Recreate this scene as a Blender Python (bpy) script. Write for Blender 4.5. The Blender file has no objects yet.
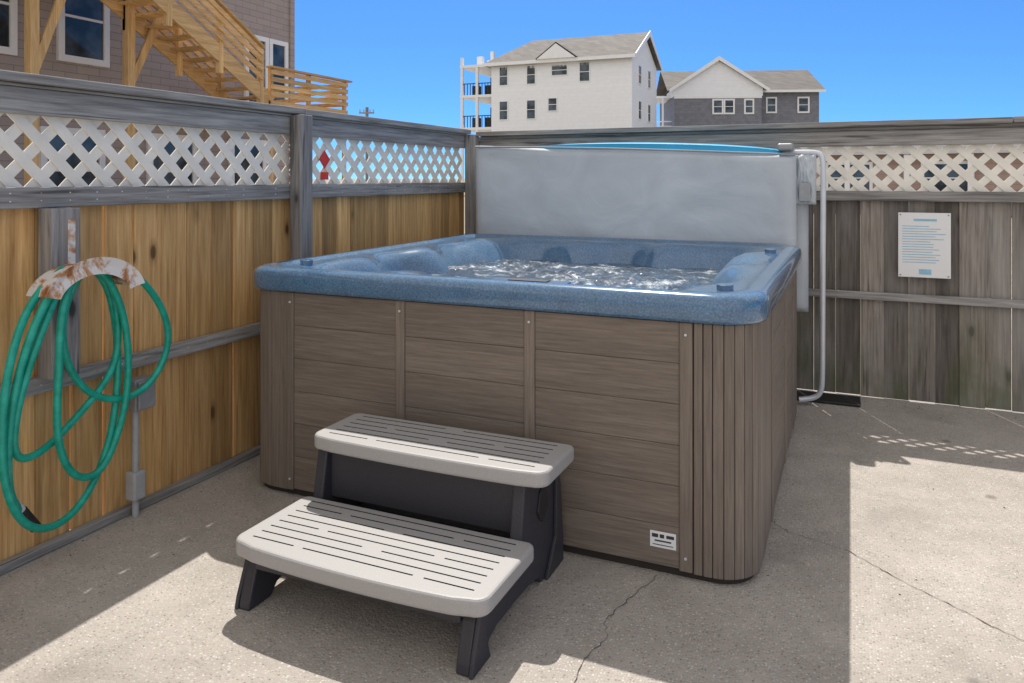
import bpy, bmesh, math, random
from mathutils import Vector, Matrix, noise
random.seed(7)
S = bpy.context.scene
COL = S.collection

# ------------------------------------------------------------ helpers
def link(o, parent=None):
    COL.objects.link(o)
    if parent: o.parent = parent
    return o
def empty(name, loc=(0,0,0), rz=0):
    e = bpy.data.objects.new(name, None); e.location = loc; e.rotation_euler = (0,0,rz)
    e.empty_display_size = .1
    return link(e)
def mesh(name, verts, faces, mat, parent=None, smooth=False):
    m = bpy.data.meshes.new(name); m.from_pydata([tuple(v) for v in verts], [], faces); m.update()
    bm = bmesh.new(); bm.from_mesh(m); bmesh.ops.recalc_face_normals(bm, faces=bm.faces); bm.to_mesh(m); bm.free()
    if mat: m.materials.append(mat)
    if smooth:
        for p in m.polygons: p.use_smooth = True
    return link(bpy.data.objects.new(name, m), parent)
def bevel(o, w, seg=2):
    b = o.modifiers.new('bev','BEVEL'); b.width = w; b.segments = seg; b.limit_method='ANGLE'; b.angle_limit=math.radians(40)
    return o
BF = [(0,3,2,1),(4,5,6,7),(0,1,5,4),(1,2,6,5),(2,3,7,6),(3,0,4,7)]
def boxes(name, lst, mat, parent=None, bw=0, seg=2):
    V=[];F=[]
    for b in lst:
        n=len(V)
        if len(b)==6:
            x0,x1,y0,y1,z0,z1=b
            V+= [(x0,y0,z0),(x1,y0,z0),(x1,y1,z0),(x0,y1,z0),(x0,y0,z1),(x1,y0,z1),(x1,y1,z1),(x0,y1,z1)]
        else: V+=list(b)
        F+=[tuple(n+i for i in f) for f in BF]
    o=mesh(name,V,F,mat,parent)
    if bw: bevel(o,bw,seg)
    return o
def obox(p, q, w, h, up=Vector((0,0,1))):
    p=Vector(p);q=Vector(q);d=(q-p).normalized();s=d.cross(up).normalized();u=s.cross(d).normalized()
    a=s*w/2;b=u*h/2
    return [p-a-b,p+a-b,q+a-b,q-a-b,p-a+b,p+a+b,q+a+b,q-a+b]
def prism(name, pts, axis, a, b, mat, parent=None, bw=0):
    def P(p,t):
        return {'X':(t,p[0],p[1]),'Y':(p[0],t,p[1]),'Z':(p[0],p[1],t)}[axis]
    n=len(pts)
    V=[P(p,a) for p in pts]+[P(p,b) for p in pts]
    F=[tuple(range(n)),tuple(range(2*n-1,n-1,-1))]+[(i,(i+1)%n,n+(i+1)%n,n+i) for i in range(n)]
    o=mesh(name,V,F,mat,parent)
    if bw: bevel(o,bw)
    return o
def tube(name, pts, r, mat, parent=None, kind='NURBS', cyclic=False):
    c=bpy.data.curves.new(name,'CURVE'); c.dimensions='3D'; c.bevel_depth=r; c.bevel_resolution=5; c.resolution_u=10
    c.use_fill_caps=True
    s=c.splines.new(kind); s.points.add(len(pts)-1)
    for i,p in enumerate(pts): s.points[i].co=(p[0],p[1],p[2],1)
    if kind=='NURBS': s.order_u=4; s.use_endpoint_u=True
    s.use_cyclic_u=cyclic
    c.materials.append(mat)
    return link(bpy.data.objects.new(name,c),parent)
def cyl(name,p,q,r,mat,parent=None,n=20):
    p=Vector(p);q=Vector(q);d=(q-p).normalized()
    a=d.orthogonal().normalized();b=d.cross(a)
    V=[];
    for t in (p,q):
        V+=[t+(a*math.cos(2*math.pi*i/n)+b*math.sin(2*math.pi*i/n))*r for i in range(n)]
    F=[tuple(range(n)),tuple(range(n,2*n))]+[(i,(i+1)%n,n+(i+1)%n,n+i) for i in range(n)]
    o=mesh(name,V,F,mat,parent); bevel(o,r*.12,2); return o

# ------------------------------------------------------------ materials
def newmat(name):
    m=bpy.data.materials.new(name); m.use_nodes=True; nt=m.node_tree
    return m, nt, nt.nodes['Principled BSDF']
def N(nt,t,**k):
    n=nt.nodes.new(t)
    for a,v in k.items(): setattr(n,a,v)
    return n
def ramp(nt, fac, stops, interp='LINEAR'):
    r=N(nt,'ShaderNodeValToRGB'); cr=r.color_ramp; cr.interpolation=interp
    while len(cr.elements)<len(stops): cr.elements.new(.5)
    for e,(p,c) in zip(cr.elements,stops):
        e.position=p; e.color=(c[0],c[1],c[2],1) if hasattr(c,'__len__') else (c,c,c,1)
    nt.links.new(fac,r.inputs[0]); return r.outputs[0]
def mix(nt,fac,a,b,mode='MIX'):
    m=N(nt,'ShaderNodeMix',data_type='RGBA',blend_type=mode)
    for s,v in ((m.inputs[0],fac),(m.inputs[6],a),(m.inputs[7],b)):
        if isinstance(v,bpy.types.NodeSocket): nt.links.new(v,s)
        elif hasattr(v,'__len__'): s.default_value=(v[0],v[1],v[2],1)
        else: s.default_value=v if s.type=='VALUE' else (v,v,v,1)
    return m.outputs[2]
def math_(nt,op,a,b=0):
    m=N(nt,'ShaderNodeMath',operation=op)
    for s,v in zip(m.inputs,(a,b)):
        if isinstance(v,bpy.types.NodeSocket): nt.links.new(v,s)
        else: s.default_value=v
    return m.outputs[0]
def coords(nt,scale=(1,1,1),rnd=False):
    tc=N(nt,'ShaderNodeTexCoord'); mp=N(nt,'ShaderNodeMapping'); mp.inputs['Scale'].default_value=scale
    nt.links.new(tc.outputs['Object'],mp.inputs[0]); out=mp.outputs[0]
    if rnd:
        g=N(nt,'ShaderNodeNewGeometry'); v=N(nt,'ShaderNodeVectorMath',operation='ADD')
        mm=math_(nt,'MULTIPLY',g.outputs['Random Per Island'],37.0)
        nt.links.new(out,v.inputs[0]); nt.links.new(mm,v.inputs[1]); out=v.outputs[0]
    return out
def nz(nt,vec,scale,detail=4,rough=.55,dist=0):
    n=N(nt,'ShaderNodeTexNoise'); n.inputs['Scale'].default_value=scale; n.inputs['Detail'].default_value=detail
    n.inputs['Roughness'].default_value=rough; n.inputs['Distortion'].default_value=dist
    nt.links.new(vec,n.inputs['Vector']); return n.outputs['Fac']
def bump(nt,bs,h,st=.3,d=.01):
    b=N(nt,'ShaderNodeBump'); b.inputs['Strength'].default_value=st; b.inputs['Distance'].default_value=d
    nt.links.new(h,b.inputs['Height']); nt.links.new(b.outputs[0],bs.inputs['Normal']); return b.outputs[0]
def plain(name,c,rough=.5,metal=0,var=.12,scale=20,bmp=.0):
    m,nt,b=newmat(name); v=coords(nt); f=nz(nt,v,scale,4)
    lo=[x*(1-var) for x in c]; hi=[min(1,x*(1+var)) for x in c]
    nt.links.new(ramp(nt,f,[(.3,lo),(.7,hi)]),b.inputs['Base Color'])
    b.inputs['Roughness'].default_value=rough; b.inputs['Metallic'].default_value=metal
    if bmp: bump(nt,b,f,bmp)
    return m
def wood(name,dark,light,axis='Z',var=.35,knots=True,rough=.75,fine=60,moss=False,cracks=.0,bst=.35,streak=.6):
    m,nt,b=newmat(name)
    sc={'Z':(1,1,.045),'X':(.045,1,1),'Y':(1,.045,1)}[axis]
    v=coords(nt,sc,True)
    f=nz(nt,v,fine,4,.65,.3); f2=nz(nt,v,9,3,.5,.6)
    col=ramp(nt,f,[(.3,dark),(.68,light)])
    g=N(nt,'ShaderNodeNewGeometry')
    r=ramp(nt,g.outputs['Random Per Island'],[(0,1-var),(1,1+var*.5)])
    col=mix(nt,1,col,r,'MULTIPLY')
    col=mix(nt,.55,col,ramp(nt,f2,[(.3,streak),(.65,1.15)]),'MULTIPLY')
    if cracks:
        f3=nz(nt,v,38,2,.5,.2)
        col=mix(nt,ramp(nt,f3,[(.30,cracks),(.36,0)]),col,[x*.3 for x in dark])
    if knots:
        ks={'Z':(1,1,.45),'X':(.45,1,1),'Y':(1,.45,1)}[axis]
        kv=coords(nt,ks,True); vo=N(nt,'ShaderNodeTexVoronoi'); vo.inputs['Scale'].default_value=4.5
        nt.links.new(kv,vo.inputs['Vector'])
        k=ramp(nt,vo.outputs['Distance'],[(.05,1),(.085,.35),(.15,0)])
        col=mix(nt,k,col,[x*.3 for x in dark])
    if moss:
        tc=N(nt,'ShaderNodeTexCoord'); sx=N(nt,'ShaderNodeSeparateXYZ'); nt.links.new(tc.outputs['Object'],sx.inputs[0])
        low=ramp(nt,sx.outputs['Z'],[(.0,1),(.75,0)])
        mv=coords(nt,(1,1,.4)); mf=ramp(nt,nz(nt,mv,5,4,.6),[(.42,0),(.62,.8)])
        col=mix(nt,math_(nt,'MULTIPLY',low,mf),col,(.085,.105,.03))
        up=ramp(nt,nz(nt,coords(nt,(1,1,.25)),4,4,.6),[(.45,0),(.7,.5)])
        col=mix(nt,up,col,(.40,.38,.36))
    nt.links.new(col,b.inputs['Base Color']); b.inputs['Roughness'].default_value=rough
    bump(nt,b,f,bst,.006); return m

pine=wood('pine_boards',(.50,.26,.085),(.88,.56,.24),'Z',.38,streak=.62)
pineY=wood('pine_y',(.50,.30,.12),(.80,.54,.26),'Y',.25,False)
pineZ=wood('pine_z',(.50,.30,.12),(.80,.54,.26),'Z',.25,False)
gray_z=wood('gray_post',(.16,.15,.145),(.41,.39,.38),'Z',.25,True,cracks=.7)
gray_x=wood('gray_rail_x',(.17,.16,.15),(.43,.41,.39),'X',.2,False,cracks=.7)
gray_y=wood('gray_rail_y',(.18,.175,.17),(.46,.45,.435),'Y',.2,False,cracks=.7)
old_boards=wood('old_boards',(.145,.12,.10),(.34,.295,.255),'Z',.5,True,moss=True,cracks=.6)
CD,CLT=(.150,.118,.094),(.245,.200,.162)
comp_x=wood('composite_x',CD,CLT,'X',.10,False,.6,120,bst=.2,streak=.75)
comp_y=wood('composite_y',CD,CLT,'Y',.10,False,.6,120,bst=.2,streak=.75)
comp_z=wood('composite_z',(.158,.125,.10),(.25,.204,.166),'Z',.12,False,.6,120,bst=.2,streak=.75)
comp_dark=plain('composite_back',(.035,.028,.022),.8)
lattice_m=plain('lattice_paint',(.88,.84,.75),.55,0,.08,8)
white=plain('white_paint',(.85,.85,.85),.5,0,.03,3)
trim=plain('white_trim',(.84,.84,.84),.45,0,.03,3)
black=plain('black_plastic',(.02,.02,.022),.45)
charcoal=plain('charcoal_plastic',(.040,.038,.046),.5,0,.15,150,.1)
gray_pl=plain('gray_plastic',(.395,.38,.37),.5,0,.07,200,.1)
box_gray=plain('painted_metal_gray',(.33,.34,.35),.45,.2,.1,30)
pvc=plain('pvc_gray',(.42,.43,.43),.4)
jetm=plain('jet_plastic',(.16,.20,.26),.35)
alum=plain('coated_pipe',(.68,.70,.74),.3,.2,.05,15)

def concrete():
    m,nt,b=newmat('aggregate_concrete'); v=coords(nt)
    big=nz(nt,v,.9,4,.6); mid=nz(nt,v,6,4,.65)
    col=ramp(nt,big,[(.3,(.40,.355,.31)),(.7,(.53,.48,.43))])
    col=mix(nt,.6,col,ramp(nt,mid,[(.3,.78),(.7,1.12)]),'MULTIPLY')
    vo=N(nt,'ShaderNodeTexVoronoi'); vo.inputs['Scale'].default_value=105; nt.links.new(v,vo.inputs['Vector'])
    peb=ramp(nt,vo.outputs['Distance'],[(.15,1),(.5,.0)])
    sx=N(nt,'ShaderNodeSeparateColor'); nt.links.new(vo.outputs['Color'],sx.inputs[0])
    pc=ramp(nt,sx.outputs[0],[(0,(.14,.11,.09)),(.3,(.36,.32,.28)),(.7,(.55,.51,.46)),(1,(.80,.76,.70))])
    col=mix(nt,math_(nt,'MULTIPLY',peb,.8),col,pc)
    f=nz(nt,v,260,2,.7); col=mix(nt,.55,col,ramp(nt,f,[(.3,.6),(.7,1.3)]),'MULTIPLY')
    st=nz(nt,v,2.2,3,.5,.4); col=mix(nt,ramp(nt,st,[(.58,0),(.75,.45)]),col,(.20,.175,.155))
    vs=N(nt,'ShaderNodeTexVoronoi'); vs.inputs['Scale'].default_value=2.3; nt.links.new(v,vs.inputs['Vector'])
    col=mix(nt,ramp(nt,vs.outputs['Distance'],[(.035,.6),(.075,0)]),col,(.13,.11,.095))
    nt.links.new(col,b.inputs['Base Color']); b.inputs['Roughness'].default_value=.85
    h=math_(nt,'ADD',vo.outputs['Distance'],f); bump(nt,b,h,.6,.005); return m
conc=concrete()
sand=plain('sand_ground',(.33,.28,.20),.95,0,.25,1.5,.3)

def acrylic():
    m,nt,b=newmat('blue_acrylic'); v=coords(nt)
    f=nz(nt,v,130,4,.7,.4); f2=nz(nt,v,8,4,.6,1.0)
    col=ramp(nt,f,[(.32,(.05,.115,.21)),(.5,(.085,.175,.30)),(.68,(.155,.27,.41))])
    col=mix(nt,.45,col,ramp(nt,f2,[(.3,.68),(.7,1.25)]),'MULTIPLY')
    nt.links.new(col,b.inputs['Base Color']); b.inputs['Roughness'].default_value=.18
    b.inputs['Coat Weight'].default_value=.7; b.inputs['Coat Roughness'].default_value=.06
    return m
acr=acrylic()
def water():
    m,nt,b=newmat('spa_water'); v=coords(nt)
    f=nz(nt,v,4.5,5,.7,1.2); f2=nz(nt,v,38,4,.7,.5)
    k=ramp(nt,f,[(.51,0),(.64,1)])
    k2=ramp(nt,f2,[(.38,.1),(.62,1)])
    kk=math_(nt,'MULTIPLY',k,k2)
    b.inputs['Base Color'].default_value=(.80,.87,.92,1); b.inputs['Roughness'].default_value=.35
    h=math_(nt,'ADD',f2,kk); nrm=bump(nt,b,h,.45,.010)
    tr=N(nt,'ShaderNodeBsdfTransparent'); tr.inputs[0].default_value=(.76,.93,1,1)
    gl=N(nt,'ShaderNodeBsdfGlossy'); gl.inputs['Roughness'].default_value=.03; nt.links.new(nrm,gl.inputs['Normal'])
    fr=N(nt,'ShaderNodeFresnel'); fr.inputs[0].default_value=1.33; nt.links.new(nrm,fr.inputs['Normal'])
    m1=N(nt,'ShaderNodeMixShader'); nt.links.new(fr.outputs[0],m1.inputs[0]); nt.links.new(tr.outputs[0],m1.inputs[1]); nt.links.new(gl.outputs[0],m1.inputs[2])
    fac=math_(nt,'ADD',math_(nt,'MULTIPLY',kk,.85),.05)
    m2=N(nt,'ShaderNodeMixShader'); nt.links.new(fac,m2.inputs[0]); nt.links.new(m1.outputs[0],m2.inputs[1]); nt.links.new(b.outputs[0],m2.inputs[2])
    nt.links.new(m2.outputs[0],nt.nodes['Material Output'].inputs[0])
    return m
wat=water()
def vinyl(name,c,rough=.5):
    m,nt,b=newmat(name); v=coords(nt,(1,1,1.3))
    f=nz(nt,v,2.6,5,.5,1.0); f2=nz(nt,coords(nt),500,2)
    nt.links.new(ramp(nt,f,[(.3,[x*.90 for x in c]),(.7,[min(1,x*1.06) for x in c])]),b.inputs['Base Color'])
    b.inputs['Roughness'].default_value=rough
    bump(nt,b,math_(nt,'ADD',f,math_(nt,'MULTIPLY',f2,.04)),.35,.03); return m
vin=vinyl('silver_vinyl',(.53,.57,.61))
vin_b=vinyl('blue_vinyl',(.02,.36,.66))
pipm=vinyl('piping_vinyl',(.30,.33,.36),.6)
def hosemat():
    m,nt,b=newmat('green_hose'); f=nz(nt,coords(nt),25,3)
    nt.links.new(ramp(nt,f,[(.3,(.0,.30,.21)),(.7,(.02,.45,.33))]),b.inputs['Base Color'])
    b.inputs['Roughness'].default_value=.3; return m
hose_m=hosemat()
def rusty():
    m,nt,b=newmat('rusty_white_metal'); f=nz(nt,coords(nt),9,6,.7,.5)
    nt.links.new(ramp(nt,f,[(.46,(.78,.76,.73)),(.54,(.55,.28,.12)),(.64,(.25,.08,.03))]),b.inputs['Base Color'])
    b.inputs['Roughness'].default_value=.6; bump(nt,b,f,.3); return m
rust=rusty()
def siding(name,c,var=.25,mort=.4,rowh=.13,bw=.18,ms=.008):
    m,nt,b=newmat(name)
    tc=N(nt,'ShaderNodeTexCoord'); sx=N(nt,'ShaderNodeSeparateXYZ'); nt.links.new(tc.outputs['Object'],sx.inputs[0])
    cb=N(nt,'ShaderNodeCombineXYZ'); nt.links.new(math_(nt,'ADD',sx.outputs[0],sx.outputs[1]),cb.inputs[0]); nt.links.new(sx.outputs[2],cb.inputs[1])
    br=N(nt,'ShaderNodeTexBrick'); nt.links.new(cb.outputs[0],br.inputs['Vector'])
    br.inputs['Scale'].default_value=1; br.inputs['Brick Width'].default_value=bw; br.inputs['Row Height'].default_value=rowh
    br.inputs['Mortar Size'].default_value=ms; br.inputs['Mortar Smooth'].default_value=.3
    br.inputs['Color1'].default_value=(*[x*(1-var) for x in c],1); br.inputs['Color2'].default_value=(*[min(1,x*(1+var)) for x in c],1)
    br.inputs['Mortar'].default_value=(*[x*mort for x in c],1)
    f=nz(nt,tc.outputs['Object'],3,4,.6)
    nt.links.new(mix(nt,.2,br.outputs['Color'],ramp(nt,f,[(.3,.8),(.7,1.15)]),'MULTIPLY'),b.inputs['Base Color'])
    b.inputs['Roughness'].default_value=.8; return m
shingle=siding('shingle_siding',(.40,.335,.305),.06,.55,.16,.5,.007)
gshingle=siding('gray_shingle',(.20,.205,.235),.12,.75,.25,.35,.01)
roofm=siding('roof_shingle',(.15,.135,.125),.2,.7,.3,.5,.01)
wsiding=siding('white_siding',(.87,.885,.91),.01,.95,.3,30,.015)
redside=siding('tan_red_siding',(.40,.29,.25),.1,.7,.2,3)
def glassm():
    m,nt,b=newmat('window_glass'); b.inputs['Roughness'].default_value=.08
    f=nz(nt,coords(nt),1.2,3); nt.links.new(ramp(nt,f,[(.4,(.02,.03,.04)),(.6,(.09,.12,.15))]),b.inputs['Base Color']); return m
glass=glassm()

# ------------------------------------------------------------ ground
mesh('ground',[(-900,-300,-.012),(900,-300,-.012),(900,1500,-.012),(-900,1500,-.012)],[(0,1,2,3)],sand)
mesh('concrete_patio',[(-2.93,-3,0),(5,-3,0),(5,5.6,0),(-2.93,5.6,0)],[(0,1,2,3)],conc)
crackm=plain('crack_dirt',(.085,.07,.055),.95,0,.4,60)
def crack(pts,w):
    V=[];F=[];P=[]
    for a,b in zip(pts,pts[1:]):
        n=max(4,int(math.dist(a,b)/.02))
        for i in range(n):
            t=i/n; P.append((a[0]+(b[0]-a[0])*t+random.uniform(-1,1)*.006,a[1]+(b[1]-a[1])*t+random.uniform(-1,1)*.006))
    for i,(x,y) in enumerate(P):
        a=P[max(0,i-1)];b=P[min(len(P)-1,i+1)]; d=Vector((b[0]-a[0],b[1]-a[1])).normalized(); n=Vector((-d.y,d.x))*w*random.uniform(.2,1)
        V+=[(x+n.x,y+n.y,.0025),(x-n.x,y-n.y,.0025)]
    for i in range(len(P)-1): F.append((2*i,2*i+1,2*i+3,2*i+2))
    return V,F
for pts,w in (([(-.29,3.36),(-.22,3.30),(0,3.225),(.14,3.09),(.28,2.98),(.49,2.827),(.8,2.70)],.0022),
              ([(-.64,2.75),(-.677,2.627),(-.735,2.40),(-.70,2.3),(-.73,2.20),(-.72,2.0),(-.76,1.8)],.0016)):
    V,F=crack(pts,w); mesh('pavement_crack',V,F,crackm)
V=[];F=[]
for i in range(260):
    if i<120: x=random.uniform(-2.8,-2.66); y=random.uniform(0,5.3)
    elif i<200: x=random.uniform(-.1,3); y=5.45-abs(random.gauss(0,.08))
    else: x=random.uniform(-2.5,2); y=random.uniform(1.8,5)
    s=random.uniform(.002,.006); a=random.uniform(0,6.3); n=len(V)
    for k in range(3): V.append((x+s*math.cos(a+2.1*k),y+s*.7*math.sin(a+2.1*k),.001))
    V.append((x,y,.001+s*.7)); F+=[(n,n+1,n+3),(n+1,n+2,n+3),(n+2,n,n+3)]
mesh('debris',V,F,crackm)

# ------------------------------------------------------------ fences
def lattice(name,s0,s1,z0,z1,tomap,parent,pitch=.137,w=.044):
    lst=[]
    H=z1-z0
    for sign,lay in ((1,0),(-1,1)):
        k=s0-H-pitch
        while k<s1+H+pitch:
            za,zb=z0,z1; j=random.uniform(-.003,.003); sa=k+j; sb=k+sign*H+random.uniform(-.003,.003)
            ds=sb-sa; t0=(s0-sa)/ds; t1=(s1-sa)/ds
            if t0>t1: t0,t1=t1,t0
            t0,t1=max(0,t0),min(1,t1)
            if t1-t0>.06:
                pa=(sa+(sb-sa)*t0,za+(zb-za)*t0); pb=(sa+(sb-sa)*t1,za+(zb-za)*t1)
                d=Vector((pb[0]-pa[0],pb[1]-pa[1])).normalized(); n=Vector((-d.y,d.x))*w/2
                a,b=(0,.006) if lay==0 else (.0075,.0135)
                q=[(pa[0]-n.x,pa[1]-n.y),(pa[0]+n.x,pa[1]+n.y),(pb[0]+n.x,pb[1]+n.y),(pb[0]-n.x,pb[1]-n.y)]
                lst.append([tomap(s,z,a) for s,z in q]+[tomap(s,z,b) for s,z in q])
            k+=pitch
    return boxes(name,lst,lattice_m,parent)
LF=empty('wooden_fence')
bl=[]; y=-2.0
while y<5.5:
    w=random.choice([.135,.14,.14,.145]); g=random.choice([.002,.003,.004,.006,.012])
    t=random.uniform(-.003,.003)
    bl.append((-2.895+t,-2.874+t,y,min(y+w,5.5),.02+random.uniform(-.01,.01),1.40)); y+=w+g
boxes('pickets',bl,pine,LF,.002)
boxes('rails',[(-2.87,-2.83,-2,5.5,1.335,1.415),(-2.87,-2.83,-2,5.5,.625,.685),(-2.87,-2.832,-2,5.5,1.69,1.79),(-2.868,-2.826,-2,5.5,.002,.035)],gray_y,LF,.004)
boxes('cap_rail',[(-2.93,-2.775,-2,3.40,1.805,1.838),(-2.93,-2.775,3.405,5.43,1.802,1.836),(-2.90,-2.82,-2,5.5,1.7915,1.8035)],gray_y,LF,.004)
boxes('posts',[(-2.829,-2.75,3.335,3.435,0,1.80),(-2.829,-2.75,1.91,2.03,.686,1.334),(-2.829,-2.74,5.42,5.498,0,1.799),(-2.829,-2.745,.1,.195,0,1.80)],gray_z,LF,.005)
lm=lambda s,z,t:(-2.886+t,s,z)
lattice('lattice_panel',-2,3.38,1.38,1.74,lm,LF)
lattice('lattice_panel_far',3.40,5.45,1.38,1.74,lm,LF)
nl=[]
for i in range(60):
    yy=-1.5+i*.118
    for z in (1.36,1.39,.655): nl.append((-2.8298,-2.8275,yy,yy+.005,z,z+.005))
boxes('nails',nl,rust,LF)
RF=empty('wooden_fence')
bl=[]; x=-2.87; alt=1
while x<4.6:
    w=random.choice([.135,.14,.14,.15]); g=random.choice([.001,-.004,-.004,-.003,.003])
    t=.006*alt; alt=-alt
    bl.append((x,x+w,5.552+t+abs(g)*.1,5.565+t,.004+random.uniform(0,.008),1.36)); x+=w+g
boxes('pickets',bl,old_boards,RF,.0025)
boxes('rails',[(-2.8,4.6,5.50,5.545,1.30,1.365),(-2.8,4.6,5.51,5.545,.65,.70),(-2.8,4.6,5.505,5.545,1.66,1.76)],gray_x,RF,.004)
boxes('cap_rail',[(-2.74,.9,5.44,5.60,1.785,1.82),(.905,4.6,5.442,5.60,1.788,1.823),(-2.8,4.6,5.52,5.56,1.7615,1.784)],gray_x,RF,.004)
boxes('posts',[(2.0,2.09,5.42,5.498,0,1.76)],gray_z,RF,.005)
lattice('lattice_panel',-2.8,4.6,1.33,1.70,lambda s,z,t:(s,5.566-t,z),RF)

# ------------------------------------------------------------ hot tub
TUB=empty('hot_tub')
CX,CY,HX,HY=-1.45,3.925,1.18,1.195
ZO=.035; OV=.028
def rrect(inset,r,z,wave=0,n_arc=12,n_e=26,zf=None):
    hx,hy=HX-inset,HY-inset; pts=[]
    cs=[(hx-r,-(hy-r),-90),(hx-r,hy-r,0),(-(hx-r),hy-r,90),(-(hx-r),-(hy-r),180)]
    for i,(cx,cy,a0) in enumerate(cs):
        arc=[(cx+r*math.cos(math.radians(a0+90*k/n_arc)),cy+r*math.sin(math.radians(a0+90*k/n_arc))) for k in range(n_arc+1)]
        pts+=arc
        nx=cs[(i+1)%4]; a1=nx[2]
        q=(nx[0]+r*math.cos(math.radians(a1)),nx[1]+r*math.sin(math.radians(a1)))
        for k in range(1,n_e): pts.append((arc[-1][0]+(q[0]-arc[-1][0])*k/n_e,arc[-1][1]+(q[1]-arc[-1][1])*k/n_e))
    out=[]
    for (px,py) in pts:
        th=math.atan2(py/hy,px/hx)
        w=wave*(.5+.5*math.cos(10*th+.9))+wave*.35*(math.sin(3*th))
        L=math.hypot(px,py); f=(L-w)/L
        z2=z+(zf(th) if zf else 0)
        out.append((CX+px*f,CY+py*f,z2+ZO))
    return out
def head(a):
    # moulded head rests swelling and neck scoops dipping along the inner lip
    return lambda th: a*math.cos(10*th+.9)
rings=[rrect(.03,.16,.895),rrect(.010,.17,.898),rrect(.0,.18,.912),rrect(.0,.18,.965),rrect(.006,.18,.985),rrect(.022,.18,.998),rrect(.045,.18,1.003),
       rrect(.085,.18,1.0),rrect(.098,.18,.988),rrect(.14,.2,.984,0),rrect(.175,.22,.980,.02,zf=head(.012)),rrect(.205,.24,.968,.06,zf=head(.022)),rrect(.225,.25,.945,.09,zf=head(.024)),
       rrect(.24,.26,.91,.115,zf=head(.015)),rrect(.26,.27,.865,.135),rrect(.29,.28,.80,.14),rrect(.36,.3,.70,.13),rrect(.55,.3,.66,.11),rrect(.60,.3,.50,.08)]
n=len(rings[0]); V=[];F=[]
for r in rings: V+=r
for k in range(len(rings)-1):
    for i in range(n): F.append((k*n+i,k*n+(i+1)%n,(k+1)*n+(i+1)%n,(k+1)*n+i))
F.append(tuple((len(rings)-1)*n+i for i in range(n)))
mesh('acrylic_shell',V,F,acr,TUB,True)
nx,ny=190,190; V=[];F=[]
x0,x1,y0,y1=-2.50,-.40,2.87,4.98
jets=[(-2.0,4.4),(-1.5,4.2),(-.95,4.1),(-.85,3.7),(-1.3,3.6)]
for j in range(ny+1):
    for i in range(nx+1):
        x=x0+(x1-x0)*i/nx; y=y0+(y1-y0)*j/ny
        g=sum(math.exp(-((x-a)**2+(y-b)**2)/.09) for a,b in jets)
        z=.885+(.005+.022*min(1,g))*noise.fractal(Vector((x*9,y*9,0)),.7,2.1,5)+.020*min(1,g)
        V.append((x,y,z))
for j in range(ny):
    for i in range(nx):
        a=j*(nx+1)+i; F.append((a,a+1,a+nx+2,a+nx+1))
mesh('water',V,F,wat,TUB,True)
boxes('control_panel',[(-1.35,-1.02,2.785,2.875,1.024,1.0365)],acr,TUB,.008,3)
boxes('control_display',[(-1.27,-1.10,2.805,2.855,1.0368,1.040)],charcoal,TUB,.002)
for i,(jx,jy) in enumerate([(-2.48,3.05),(-.44,3.0),(-.42,4.6)]):
    cyl('valve_%d'%i,(jx,jy,1.0),(jx,jy,1.042),.032,acr,TUB)
def ringwall(inset,r,z0,z1,name,mat):
    a=rrect(inset,r,z0-ZO); b=rrect(inset,r,z1-ZO); m_=len(a)
    mesh(name,a+b,[(i,(i+1)%m_,m_+(i+1)%m_,m_+i) for i in range(m_)],mat,TUB)
ZC=.929
ringwall(OV+.022,.13,.0,.93,'cabinet_core',comp_dark)
yF=CY-HY+OV; xR=CX+HX-OV; xL=CX-HX+OV; yB=CY+HY-OV
posts=[(-2.35,-2.315),(-1.77,-1.725),(-1.175,-1.13),(-.565,-.518)]
bx=[]
rows=[.035+.1488*i for i in range(7)]
for (a,b) in zip(posts,posts[1:]):
    for z0,z1 in zip(rows,rows[1:]): bx.append((a[1]+.001,b[0]-.001,yF,yF+.02,z0+.0006,z1-.0006))
boxes('front_boards',bx,comp_x,TUB,.002)
boxes('front_posts',[(a,b,yF-.006,yF+.02,.03,ZC) for a,b in posts],comp_z,TUB,.004)
sp=[(3.30,3.34),(4.0,4.05),(4.58,4.62)]
bx=[]
for (a,b) in zip(sp,sp[1:]):
    for z0,z1 in zip(rows,rows[1:]): bx.append((xR-.02,xR,a[1]+.001,b[0]-.001,z0+.0006,z1-.0006))
boxes('side_boards',bx,comp_y,TUB,.002)
boxes('side_posts',[(xR-.02,xR+.006,a,b,.03,ZC) for a,b in sp],comp_z,TUB,.004)
def staves(name,path):
    lst=[]
    for (p,q) in path:
        p=Vector((p[0],p[1],0));q=Vector((q[0],q[1],0)); d=(q-p).normalized(); nn=Vector((d.y,-d.x,0))
        p2=p+d*.0014;q2=q-d*.0014
        i=-nn*.018; a=Vector((0,0,.025)); b=Vector((0,0,ZC))
        lst.append([p2+i+a,q2+i+a,q2+a,p2+a,p2+i+b,q2+i+b,q2+b,p2+b])
    return boxes(name,lst,comp_z,TUB,.004,3)
r=.15
def seg(a,b,nn): return [((a[0]+(b[0]-a[0])*i/nn,a[1]+(b[1]-a[1])*i/nn),(a[0]+(b[0]-a[0])*(i+1)/nn,a[1]+(b[1]-a[1])*(i+1)/nn)) for i in range(nn)]
def arc(cx,cy,a0,a1,nn):
    P=[(cx+r*math.cos(math.radians(a0+(a1-a0)*i/nn)),cy+r*math.sin(math.radians(a0+(a1-a0)*i/nn))) for i in range(nn+1)]
    return list(zip(P,P[1:]))
staves('corner_staves_right',seg((-.516,yF),(xR-r,yF),2)+arc(xR-r,yF+r,-90,0,6)+seg((xR,yF+r),(xR,3.298),8))
staves('corner_staves_back',seg((xR,4.622),(xR,yB-r),5)+arc(xR-r,yB-r,0,90,6))
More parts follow.
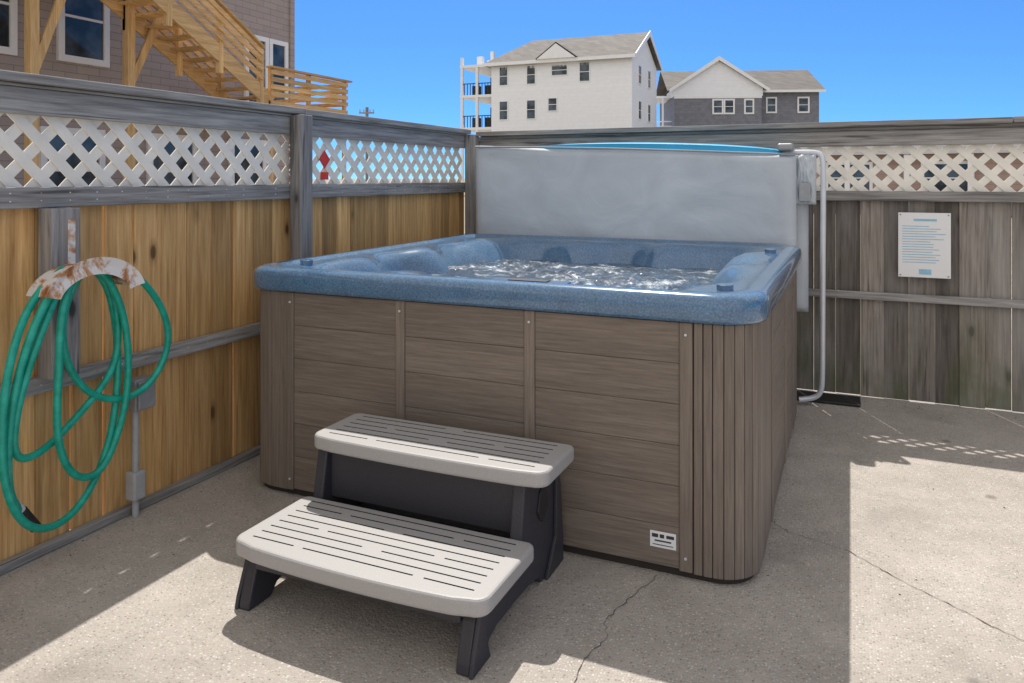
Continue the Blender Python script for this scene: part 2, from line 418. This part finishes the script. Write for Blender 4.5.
staves('corner_staves_left',arc(xL+r,yF+r,180,270,3)+seg((xL+r+.001,yF),(-2.352,yF),1))
boxes('left_side',[(xL,xL+.02,yF+r,yB-r,.03,ZC)],comp_y,TUB,.003)
for i,(px,pz) in enumerate([((p[0]+p[1])/2,z) for p in posts for z in (.885,.08)]):
    cyl('screw_%d'%i,(px,yF-.0105,pz),(px,yF-.005,pz),.005,alum,TUB,10)
boxes('label',[(-.672,-.577,yF-.0020,yF-.0005,.10,.158)],white,TUB)
boxes('label_print',[(-.665,-.642,yF-.0032,yF-.0022,.136,.149),(-.636,-.620,yF-.0032,yF-.0022,.136,.149),(-.612,-.584,yF-.0032,yF-.0022,.137,.148),(-.655,-.594,yF-.0032,yF-.0022,.122,.127),(-.662,-.587,yF-.0032,yF-.0022,.109,.1115)],charcoal,TUB)

# ------------------------------------------------------------ folded cover
COV=empty('hot_tub_cover')
def pad(name,x0,x1,y0,y1,z0,ztl,ztr,mat,seed,amp=.010):
    nx,nz_=60,30; V=[];F=[]
    for side in (0,1):
        for j in range(nz_+1):
            for i in range(nx+1):
                u=i/nx;w=j/nz_; zt=ztl+(ztr-ztl)*u
                eu=min(u,1-u)*(x1-x0); ew=min(w,1-w)*(zt-z0); e=min(eu,ew)
                th=(1-max(0,1-e/.03)**2)**.5 if e<.03 else 1
                ym=(y0+y1)/2; hw=(y1-y0)/2
                bulge=.012*math.sin(math.pi*w)*math.sin(math.pi*u)
                nn=noise.fractal(Vector((u*5+seed,w*2.2,side*3.)),.8,2.1,4)*amp+.006*math.sin(w*7+u*3+seed)
                yy=ym+(-1 if side==0 else 1)*(hw*(.55+.45*th)+bulge)+nn*th
                x=x0+(x1-x0)*u; z=z0+(zt-z0)*w+.006*math.sin(u*11+seed)*w
                V.append((x,yy,z))
    m_=(nx+1)*(nz_+1)
    for s in (0,1):
        for j in range(nz_):
            for i in range(nx):
                a=s*m_+j*(nx+1)+i; F.append((a,a+1,a+nx+2,a+nx+1))
    bd=[i for i in range(nx+1)]+[j*(nx+1)+nx for j in range(1,nz_+1)]+[nz_*(nx+1)+i for i in range(nx-1,-1,-1)]+[j*(nx+1) for j in range(nz_-1,0,-1)]
    for a,b in zip(bd,bd[1:]+bd[:1]): F.append((a,b,m_+b,m_+a))
    return mesh(name,V,F,mat,COV,True)
pad('front_half',-2.60,-.315,5.135,5.235,.86,1.69,1.60,vin,1.3)
pad('rear_half',-2.56,-.25,5.26,5.36,.58,1.675,1.61,vin,8.1)
tube('piping',[(-2.59,5.135,1.684),(-2.0,5.13,1.672),(-1.4,5.128,1.652),(-.9,5.13,1.628),(-.32,5.135,1.598)],.007,pipm,COV)
V=[];F=[]
K=40
for i in range(K+1):
    u=i/K; x=-2.2+1.8*u; h=.055*math.sin(math.pi*u)**.5
    V+=[(x,5.165,1.64-.05*u),(x,5.17,1.668-.05*u+h*.8),(x,5.28,1.668-.045*u+h),(x,5.33,1.62-.04*u)]
for i in range(K):
    for k in range(3): F.append((4*i+k,4*i+k+1,4*i+k+5,4*i+k+4))
mesh('blue_liner',V,F,vin_b,COV,True)
pad('side_flap',-.325,-.20,5.19,5.29,1.28,1.60,1.595,vin,4.,.02)
LIFT=empty('cover_lifter')
tube('pipe',[(-.42,5.23,1.615),(-.3,5.23,1.615),(-.21,5.23,1.618),(-.165,5.22,1.60),(-.155,5.21,1.55),(-.158,5.2,1.2),(-.16,5.2,.8),(-.162,5.2,.4),(-.162,5.2,.16),(-.17,5.2,.08),(-.21,5.2,.045),(-.30,5.18,.035)],.017,alum,LIFT)
boxes('pivot_cap',[(-.43,-.33,5.13,5.24,1.625,1.672)],box_gray,LIFT,.018,4)
boxes('latch_strap',[(-.30,-.23,5.165,5.18,1.30,1.42)],box_gray,LIFT,.005)
boxes('base_plate',[(-.33,.06,5.27,5.47,.002,.02)],black,LIFT,.006)

# ------------------------------------------------------------ spa steps
ST=empty('spa_steps')
def tread(name,x0,x1,y0,y1,zt,th,bow,rowsn):
    pts=[]; K=16; rc=.05
    def fy(x): t=(x-x0)/(x1-x0); return y0-bow*math.sin(math.pi*t)**.7
    for k in range(7):
        a=math.radians(180+90*k/6); pts.append((x0+rc+rc*math.cos(a),y0+rc+rc*math.sin(a)))
    for k in range(1,K): 
        x=x0+rc+(x1-x0-2*rc)*k/K; pts.append((x,fy(x)))
    for k in range(7):
        a=math.radians(270+90*k/6); pts.append((x1-rc+rc*math.cos(a),y0+rc+rc*math.sin(a)))
    for k in range(5):
        a=math.radians(90*k/4); pts.append((x1-.03+.03*math.cos(a),y1-.03+.03*math.sin(a)))
    for k in range(5):
        a=math.radians(90+90*k/4); pts.append((x0+.03+.03*math.cos(a),y1-.03+.03*math.sin(a)))
    o=prism(name,pts,'Z',zt-th,zt,gray_pl,ST)
    bevel(o,.012,3)
    cut=[]
    W=x1-x0
    for i in range(rowsn):
        y=y0+.05+(y1-y0-.09)*i/(rowsn-1)
        if i%3==2: segs=[(.06,.46),(.54,.94)]
        elif i%3==0: segs=[(.06,.24),(.28,.72),(.76,.94)]
        else: segs=[(.06,.94)]
        hw=.0034
        for a,b in segs: cut.append((x0+W*a,x0+W*b,y-hw,y+hw,zt-.007,zt+.02))
    c=boxes(name+'_cut',cut,charcoal)
    b=o.modifiers.new('bool','BOOLEAN'); b.object=c; b.operation='DIFFERENCE'; b.solver='EXACT'
    b.material_mode='TRANSFER'
    bpy.context.view_layer.update()
    dg=bpy.context.evaluated_depsgraph_get(); me=bpy.data.meshes.new_from_object(o.evaluated_get(dg))
    o.modifiers.clear(); o.data=me; bpy.data.objects.remove(c)
    return o
tread('lower_tread',-1.91,-.955,1.95,2.345,.235,.055,.03,8)
tread('upper_tread',-1.90,-.925,2.35,2.66,.465,.055,.018,6)
def side_profile():
    return [(2.72,0),(2.72,.08),(2.68,.30),(2.66,.413),(2.38,.413),(2.365,.33),(2.345,.22),(2.30,.182),(2.03,.182),(2.0,.14),(1.965,.03),(1.96,0),(2.07,0),(2.10,.035),(2.16,.05),(2.30,.05),(2.42,.045),(2.50,.03),(2.53,0)]
for nme,xa,xb in (('side_left',-1.88,-1.835),('side_right',-1.055,-1.01)):
    prism(nme,side_profile(),'X',xa,xb,charcoal,ST,.006)
for nme,xa,xb in (('rib_left',-1.895,-1.88),('rib_right',-1.01,-.995)):
    prism(nme,[(2.72,0),(2.715,.10),(2.69,.30),(2.67,.35),(2.65,.35),(2.64,.12),(2.58,.04),(2.55,0)],'X',xa,xb,charcoal,ST,.004)
    prism(nme+'_front',[(1.955,0),(1.965,.04),(2.02,.182),(2.06,.182),(2.05,.08),(2.08,0)],'X',xa,xb,charcoal,ST,.004)
    prism(nme+'_dark_recess',[(2.50,.24),(2.48,.27),(2.50,.33),(2.53,.36),(2.56,.33),(2.58,.27),(2.56,.24),(2.53,.22)],'X',xa+(.003 if xa<-1.5 else 0),xb-(0.0 if xa<-1.5 else .008),black,ST,.002)  # raised black plate painting in the dark of a cutout in the side panel
boxes('cross_braces',[(-1.835,-1.055,2.40,2.425,.22,.41),(-1.835,-1.055,1.99,2.01,.13,.181),(-1.835,-1.055,2.60,2.62,.1,.41)],charcoal,ST,.004)

# ------------------------------------------------------------ garden hose + hanger
HO=empty('garden_hose')
A=[(2.01,1.10),(1.867,1.045),(1.782,.862),(1.745,.615),(1.765,.358),(1.867,.165),(2.03,.13),(2.17,.23),(2.262,.457),(2.27,.768),(2.205,1.02),(2.094,1.115),
   (1.98,1.09),(1.90,.93),(1.83,.743),(1.80,.54),(1.84,.42),(1.966,.44),(2.117,.54),(2.256,.665),(2.25,.86),(2.20,1.04),(2.12,1.13),(2.20,1.12),
   (2.34,1.01),(2.46,.853),(2.49,.685),(2.38,.53),(2.195,.535),(2.05,.68),(1.99,.893),(2.03,1.06),(2.10,1.11),(2.03,1.12),(1.955,1.0),(1.96,.70),(1.955,.49),(2.03,.31),(2.16,.25),(2.24,.33),(2.295,.55),(2.28,.8),(2.21,1.0),(2.08,1.14),(1.94,1.09),(1.84,.90),(1.79,.68),(1.78,.42),(1.82,.28),(1.865,.235)]
P=[]
for i,(y,z) in enumerate(A):
    x=-2.715+.045*math.sin(i*.61)+.03*(i/len(A))
    P.append((x,y-.075+random.uniform(-.006,.006),z+random.uniform(-.008,.008)))
tube('hose_coil',P,.014,hose_m,HO)
e=P[-1]; cyl('hose_nozzle',(e[0],e[1]-.01,e[2]+.01),(e[0],e[1]+.045,e[2]-.075),.02,black,HO)
cyl('hose_ferrule',(e[0],e[1]-.028,e[2]+.036),(e[0],e[1]-.009,e[2]+.0085),.0165,alum,HO)
HG=empty('hose_hanger')
V=[];F=[];K=24; yc=1.99
for i in range(K+1):
    a=math.radians(15+150*i/K); ca,sa=math.cos(a),math.sin(a)
    yy=yc+.185*ca; zz=.985+.135*sa
    V+=[(-2.748,yy,zz),(-2.61,yy,zz),(-2.60,yc+.215*ca,.985+.165*sa),(-2.607,yc+.15*ca,.985+.10*sa)]
for i in range(K):
    b=4*i; F+=[(b,b+1,b+5,b+4),(b+1,b+2,b+6,b+5),(b+1,b+3,b+7,b+5)]
o=mesh('saddle',V,F,rust,HG); so=o.modifiers.new('s','SOLIDIFY'); so.thickness=.003
boxes('back_plate',[(-2.7495,-2.745,1.975,2.005,1.10,1.29)],rust,HG,.002)

# ------------------------------------------------------------ electrical
EL=empty('electrical_outlet_box')
boxes('box',[(-2.829,-2.765,2.29,2.39,.455,.59)],box_gray,EL,.006)
boxes('cover_flap',[(-2.7645,-2.750,2.297,2.383,.463,.582)],box_gray,EL,.005)
cyl('conduit',(-2.80,2.32,.19),(-2.80,2.32,.455),.014,pvc,EL)
boxes('lower_box',[(-2.829,-2.77,2.29,2.35,.075,.195)],pvc,EL,.008)
cyl('conduit_stub',(-2.80,2.32,0),(-2.80,2.32,.075),.014,pvc,EL)

# ------------------------------------------------------------ signs
SG=empty('notice_sign')
boxes('panel',[(.282,.578,5.492,5.4985,.815,1.228)],white,SG,.001)
blue_t=plain('blue_print',(.30,.55,.70),.5)
tl=[]; z=1.175
tl.append((.37,.50,5.4905,5.4915,z,z+.014)); z-=.035
while z>.90:
    L=random.uniform(.15,.245); tl.append((.305,.305+L,5.4905,5.4915,z,z+.004)); z-=.0165
tl.append((.40,.47,5.4905,5.4915,.835,.868))
boxes('lettering',tl,blue_t,SG)
for i,(a,b) in enumerate([(.295,1.215),(.565,1.215),(.295,.828),(.565,.828)]): cyl('screw_%d'%i,(a,5.488,b),(a,5.492,b),.005,box_gray,SG,8)
red=plain('sign_red',(.75,.05,.03),.4)
RS=empty('warning_sign')
prism('plate',[(3.69,1.615),(3.74,1.56),(3.69,1.505),(3.64,1.56)],'X',-2.870,-2.866,red,RS)
boxes('lower_tag',[(-2.870,-2.866,3.655,3.725,1.44,1.485)],red,RS)

# ------------------------------------------------------------ left shingle house
def window(parent,face,s0,s1,z0,z1,pos,sgn,name,fw=.1,mull=True):
    def B(a0,a1,z0,z1,d0,d1):
        p0,p1=sorted((pos+sgn*d0,pos+sgn*d1))
        return (p0,p1,a0,a1,z0,z1) if face=='X' else (a0,a1,p0,p1,z0,z1)
    boxes(name+'_glass',[B(s0,s1,z0,z1,.002,.03)],glass,parent)
    fr=[B(s0-fw,s0,z0-fw,z1+fw,0.001,.07),B(s1,s1+fw,z0-fw,z1+fw,0.001,.07),B(s0,s1,z1,z1+fw,.001,.07),B(s0,s1,z0-fw,z0,.001,.07)]
    if mull: fr.append(B(s0,s1,(z0+z1)/2-.025,(z0+z1)/2+.025,.031,.055))
    boxes(name+'_frame',fr,trim,parent)
SH=empty('shingle_house')
boxes('walls',[(-24,-14,-2,16.6,-.01,9)],shingle,SH)
boxes('corner_trim',[(-14.1,-13.95,16.48,16.65,0,9)],shingle,SH)
prism('roof',[(-2.6,9.0),(17.2,9.0),(7.3,13)],'X',-24.5,-13.4,roofm,SH)
for i,(a,b,z0,z1) in enumerate([(9.95,10.8,3.85,5.4),(8.0,8.9,3.82,5.4),(5.6,6.5,3.82,5.4),(9.6,10.7,.9,2.3),(12.0,13.1,.9,2.3),(7.2,8.2,.9,2.3),(14.4,15.4,.9,2.3)]):
    window(SH,'X',a,b,z0,z1,-14,1,'window_%d'%i,.13)
window(SH,'X',14.9,15.5,3.15,5.0,-14,1,'door_a',.12,False); window(SH,'X',15.77,16.25,3.15,5.0,-14,1,'door_b',.12,False)
WS=empty('wooden_staircase')
def zs(y): return 4.58+(y-9.72)*(3.12-4.58)/(12.3-9.72)
str_=[]; 
for xx in (-11.0,-12.1): str_.append(obox((xx,8.2,zs(8.2)-.05),(xx,12.4,zs(12.4)-.05),.05,.30))
boxes('stringers',str_,pineY,WS)
tr=[]; y=8.2
while y<12.3:
    tr.append((-12.07,-11.03,y-.02,y+.27,zs(y+.13)+.04,zs(y+.13)+.08)); y+=.29
boxes('treads',tr,pineY,WS)
rl=[]
for xx in (-10.95,-12.15):
    for h in (.25,.43,.61,.76,.88): rl.append(obox((xx,8.2,zs(8.2)+h),(xx,12.1,zs(12.1)+h),.04 if h<.8 else .12,.09 if h<.8 else .04))
boxes('sloped_rails',rl,pineY,WS)
boxes('newels',[(xx-.05,xx+.05,yy-.05,yy+.05,zs(yy)-.4,zs(yy)+.86) for xx in (-11.02,-12.08) for yy in (8.6,9.8,11.0,12.1)],pineZ,WS)
boxes('landing',[(-13.95,-10.9,12.3,14.9,2.95,3.05)],pineY,WS)
boxes('landing_joists',[(-13.95,-10.9,yy,yy+.05,2.75,2.949) for yy in (12.35,13.1,13.9,14.7)],pineY,WS)
dr=[]
for z in (3.15,3.30,3.45,3.60): dr+=[(-10.93,-10.89,12.3,14.9,z,z+.09),(-13.9,-10.95,14.9,14.94,z,z+.09)]
dr+=[(-11.0,-10.84,12.25,15.0,3.72,3.76)]
boxes('landing_rails',dr,pineY,WS)
boxes('landing_posts',[(-11.0,-10.935,yy,yy+.09,0,3.718) for yy in (12.3,13.5,14.8)],pineZ,WS)
boxes('support_posts',[(-12.1,-11.95,yy,yy+.15,0,5.6) for yy in (7.95,9.75)]+[(-12.1,-11.95,5.5,5.65,0,5.6)],pineZ,WS)
boxes('braces',[obox((-12.0,8.05,3.2),(-12.0,8.6,4.7),.05,.14),obox((-12.0,9.85,3.2),(-12.0,10.9,5.4),.05,.14)],pineZ,WS)
boxes('upper_deck',[(-13.95,-11.9,3,11.2,5.6,5.7),(-12.02,-11.97,3,11.2,5.35,5.599)],pineY,WS)

# ------------------------------------------------------------ white three-storey building
WB=empty('white_apartment_building',(-15.75,58.66,0),math.radians(1))
boxes('walls',[(-12.2,0,0,9,0,11.2)],wsiding,WB)
mesh('gable_wall',[(0,0,11.2),(0,9,11.2),(0,4.5,13.45)],[(0,1,2)],wsiding,WB)
mesh('roof',[(.4,-.5,11.15),(-12.7,-.5,11.15),(-12.7,9.5,11.15),(.4,9.5,11.15),(.4,4.5,13.75),(-10.2,4.5,13.75),
             (.4,-.5,10.95),(-12.7,-.5,10.95),(-12.7,9.5,10.95),(.4,9.5,10.95)],[(0,1,5,4),(1,2,5),(2,3,4,5),(0,6,7,1),(1,7,8,2)],roofm,WB)
boxes('fascia',[(-12.75,.45,-.6,-.505,10.9,11.17),(-12.2,-.01,-.03,-.002,10.6,10.9)],trim,WB)
prism('rake_trim',[(-.6,10.92),(-.6,11.2),(4.5,13.85),(9.6,11.2),(9.6,10.92),(4.5,13.4)],'X',.41,.47,trim,WB)
prism('dormer',[(-7.75,11.18),(-4.45,11.18),(-6.1,12.38)],'Y',-.83,2,trim,WB)
mesh('dormer_roof',[(-7.9,-.8,11.2),(-6.1,-.8,12.5),(-4.3,-.8,11.2),(-7.9,2,11.2),(-6.1,3,12.5),(-4.3,2,11.2)],[(0,1,4,3),(1,2,5,4)],roofm,WB)
wl=[(-4.3,-3.5,9.3,10.8),(-6.7,-5.4,9.9,10.7),(-8.9,-8.2,9.3,10.8),(-11.4,-10.7,9.3,10.8),(-11.4,-10.7,6.4,7.9),(-8.9,-8.2,6.4,7.9),(-7.0,-6.3,7.0,8.0),(-4.3,-3.5,3.4,4.9),(-8.9,-8.2,3.4,4.9)]
for i,(a,b,z0,z1) in enumerate(wl): window(WB,'Y',a,b,z0,z1,0,-1,'window_%d'%i,.07)
for i,(a,z0) in enumerate([(2.0,9.2),(5.4,9.2),(2.0,6.3),(5.4,6.3)]): window(WB,'X',a,a+.9,z0,z0+1.4,0,1,'side_window_%d'%i,.07)
bk=[]
for z in (5.6,8.4,11.0): bk.append((-15.3,-12.21,.2,7,z,z+.22))
boxes('balcony_slabs',bk,trim,WB)
boxes('balcony_posts',[(xx,xx+.22,yy,yy+.22,0,11.0+.9*(xx<-14)) for xx in (-15.25,-13.8) for yy in (.22,6.5)],trim,WB)
br=[]
for z in (5.82,8.62): 
    br+=[(-15.2,-12.25,.26,.30,z+.95,z+1.03)]+[(-15.2+.28*i,-15.14+.28*i,.26,.3,z,z+.95) for i in range(11)]
boxes('balcony_rails',br,black,WB)
boxes('balcony_doors',[(-15.0,-12.3,5.9,6.0,z,z+2.2) for z in (5.85,8.65)],glass,WB)
boxes('balcony_chairs',[(-14.6,-14.0,1.2,1.8,z,z+.9) for z in (5.83,8.63)]+[(-13.4,-12.8,1.2,1.8,z,z+.9) for z in (5.83,8.63)],black,WB)
boxes('rooftop_vents',[(-15.0,-14.5,3,3.5,11.2,12.4),(-14.0,-13.6,3,3.4,11.2,12.0),(-13.2,-12.9,2,2.3,11.2,12.6)],trim,WB)
# ------------------------------------------------------------ gray gabled house
GH=empty('gray_gabled_house',(-15.0,69.9,0),math.radians(20))
boxes('walls',[(0,13.2,0,9,0,9.4)],gshingle,GH)
prism('gable_block',[(.0,0),(7.7,0),(7.7,8.8),(0,8.8)],'Y',-1.5,.0-.002,gshingle,GH)
prism('white_gable',[(-.1,8.8),(7.8,8.8),(7.8,9.5),(3.9,12.0),(-.1,9.5)],'Y',-1.55,3,wsiding,GH)
mesh('gable_roof',[(-.5,-1.9,9.35),(3.9,-1.9,12.25),(8.3,-1.9,9.35),(-.5,5,9.35),(3.9,5,12.25),(8.3,5,9.35)],[(0,1,4,3),(1,2,5,4)],roofm,GH)
prism('gable_rake',[(-.5,9.1),(-.5,9.4),(3.9,12.32),(8.3,9.4),(8.3,9.1),(3.9,11.95)],'Y',-1.97,-1.91,trim,GH)
mesh('main_roof',[(-.5,-.6,9.4),(13.6,-.6,9.4),(13.6,4.5,11.9),(-.5,4.5,11.9),(-.5,9.6,9.4),(13.6,9.6,9.4)],[(0,1,2,3),(3,2,5,4)],roofm,GH)
mesh('end_gable',[(13.2,0,9.4),(13.2,9,9.4),(13.2,4.5,11.7)],[(0,1,2)],gshingle,GH)
boxes('eave_trim',[(7.9,13.6,-.65,-.58,9.2,9.42),(-.02,7.72,-1.56,-1.5,8.6,8.82)],trim,GH)
for i,(a,b) in enumerate([(3.5,4.2),(4.5,5.2),(6.3,6.9)]): window(GH,'Y',a,b,7.3,8.4,-1.5,-1,'window_%d'%i,.14)
for i,(a,b) in enumerate([(8.6,9.3),(11.4,12.2)]): window(GH,'Y',a,b,7.5,8.7,0,-1,'window_r%d'%i,.14)
boxes('porch_slabs',[(-1.9,-.02,0,5,z,z+.2) for z in (5.6,8.8)],trim,GH)
boxes('porch_posts',[(-1.85,-1.65,0.02,.2,0,8.8),(-.9,-.75,0.02,.2,0,8.8)],trim,GH)
boxes('porch_rail',[(-1.85,-.02,.05,.1,6.6,6.7),(-1.85,-.02,.05,.1,6.2,6.26)],trim,GH)
# ------------------------------------------------------------ low house seen through the lattice
LH=empty('low_beach_house',(14,33,0),math.radians(-8))
boxes('walls',[(-16.5,14,0,7,0,2.4)],redside,LH)
mesh('roof',[(-17,-.5,2.4),(14.5,-.5,2.4),(14.5,3.5,2.95),(-17,3.5,2.95),(-17,7.5,2.4),(14.5,7.5,2.4)],[(0,1,2,3),(3,2,5,4)],roofm,LH)
for i in range(8): window(LH,'Y',-15+3.6*i,-13.4+3.6*i,.9,2.0,0,-1,'window_%d'%i,.12)
boxes('porch_posts',[(-16.5+2.2*i,-16.3+2.2*i,-.45,-.3,0,2.39) for i in range(14)],trim,LH)
UP=empty('utility_pole',(-46.5,66.9,0),math.radians(24))
cyl('pole',(0,0,0),(0,0,8.9),.16,gray_z,UP,12)
boxes('crossarm',[(-.8,.8,-.22,-.17,8.2,8.36)],gray_x,UP)
boxes('insulators',[(a,a+.1,-.24,-.14,8.365,8.65) for a in (-.75,-.35,.3,.65)],box_gray,UP)

# ------------------------------------------------------------ light
sd=Vector((-.27,.55,1)).normalized()
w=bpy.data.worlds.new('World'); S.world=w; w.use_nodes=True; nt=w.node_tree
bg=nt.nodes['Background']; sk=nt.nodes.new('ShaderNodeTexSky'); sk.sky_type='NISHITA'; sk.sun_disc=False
sk.sun_elevation=math.asin(sd.z); sk.sun_rotation=math.atan2(sd.x,sd.y)
sk.air_density=1.0; sk.dust_density=.1; sk.ozone_density=3.0; sk.altitude=0
tc=N(nt,'ShaderNodeTexCoord'); sx=N(nt,'ShaderNodeSeparateXYZ'); nt.links.new(tc.outputs['Generated'],sx.inputs[0])
cb=N(nt,'ShaderNodeCombineXYZ'); nt.links.new(sx.outputs[0],cb.inputs[0]); nt.links.new(sx.outputs[1],cb.inputs[1])
nt.links.new(math_(nt,'ADD',math_(nt,'MULTIPLY',sx.outputs[2],1.9),.09),cb.inputs[2])
nv=N(nt,'ShaderNodeVectorMath',operation='NORMALIZE'); nt.links.new(cb.outputs[0],nv.inputs[0]); nt.links.new(nv.outputs[0],sk.inputs[0])
blue=mix(nt,1,sk.outputs[0],(.47,.88,1.25),'MULTIPLY')
# invented fill light added to the sky overhead and behind the camera, lifting shadows
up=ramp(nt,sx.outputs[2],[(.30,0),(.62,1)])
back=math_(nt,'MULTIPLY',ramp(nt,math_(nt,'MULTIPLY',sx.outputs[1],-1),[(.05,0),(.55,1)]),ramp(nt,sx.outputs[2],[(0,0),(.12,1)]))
sky_fill=math_(nt,'MAXIMUM',up,back)
fill_col=mix(nt,back,(4.1,4.05,4.1),(6.7,6.5,6.4))
col=mix(nt,sky_fill,blue,fill_col)
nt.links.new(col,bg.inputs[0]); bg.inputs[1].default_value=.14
L=bpy.data.lights.new('sun','SUN'); L.energy=4.6; L.angle=math.radians(.5); L.color=(1,.96,.90)
lo=bpy.data.objects.new('sun',L); COL.objects.link(lo); lo.rotation_euler=(-sd).to_track_quat('-Z','Y').to_euler(); lo.location=(0,0,20)
# ------------------------------------------------------------ camera
c=bpy.data.cameras.new('camera'); co=bpy.data.objects.new('camera',c); COL.objects.link(co)
co.location=(0,0,1.45); co.rotation_euler=(math.radians(90),0,math.radians(24))
c.sensor_width=36; c.lens=760/1024*36; c.shift_y=-.1597; c.clip_end=3000; c.clip_start=.05
S.camera=co
S.view_settings.view_transform='Standard'; S.view_settings.look='None'; S.view_settings.exposure=0
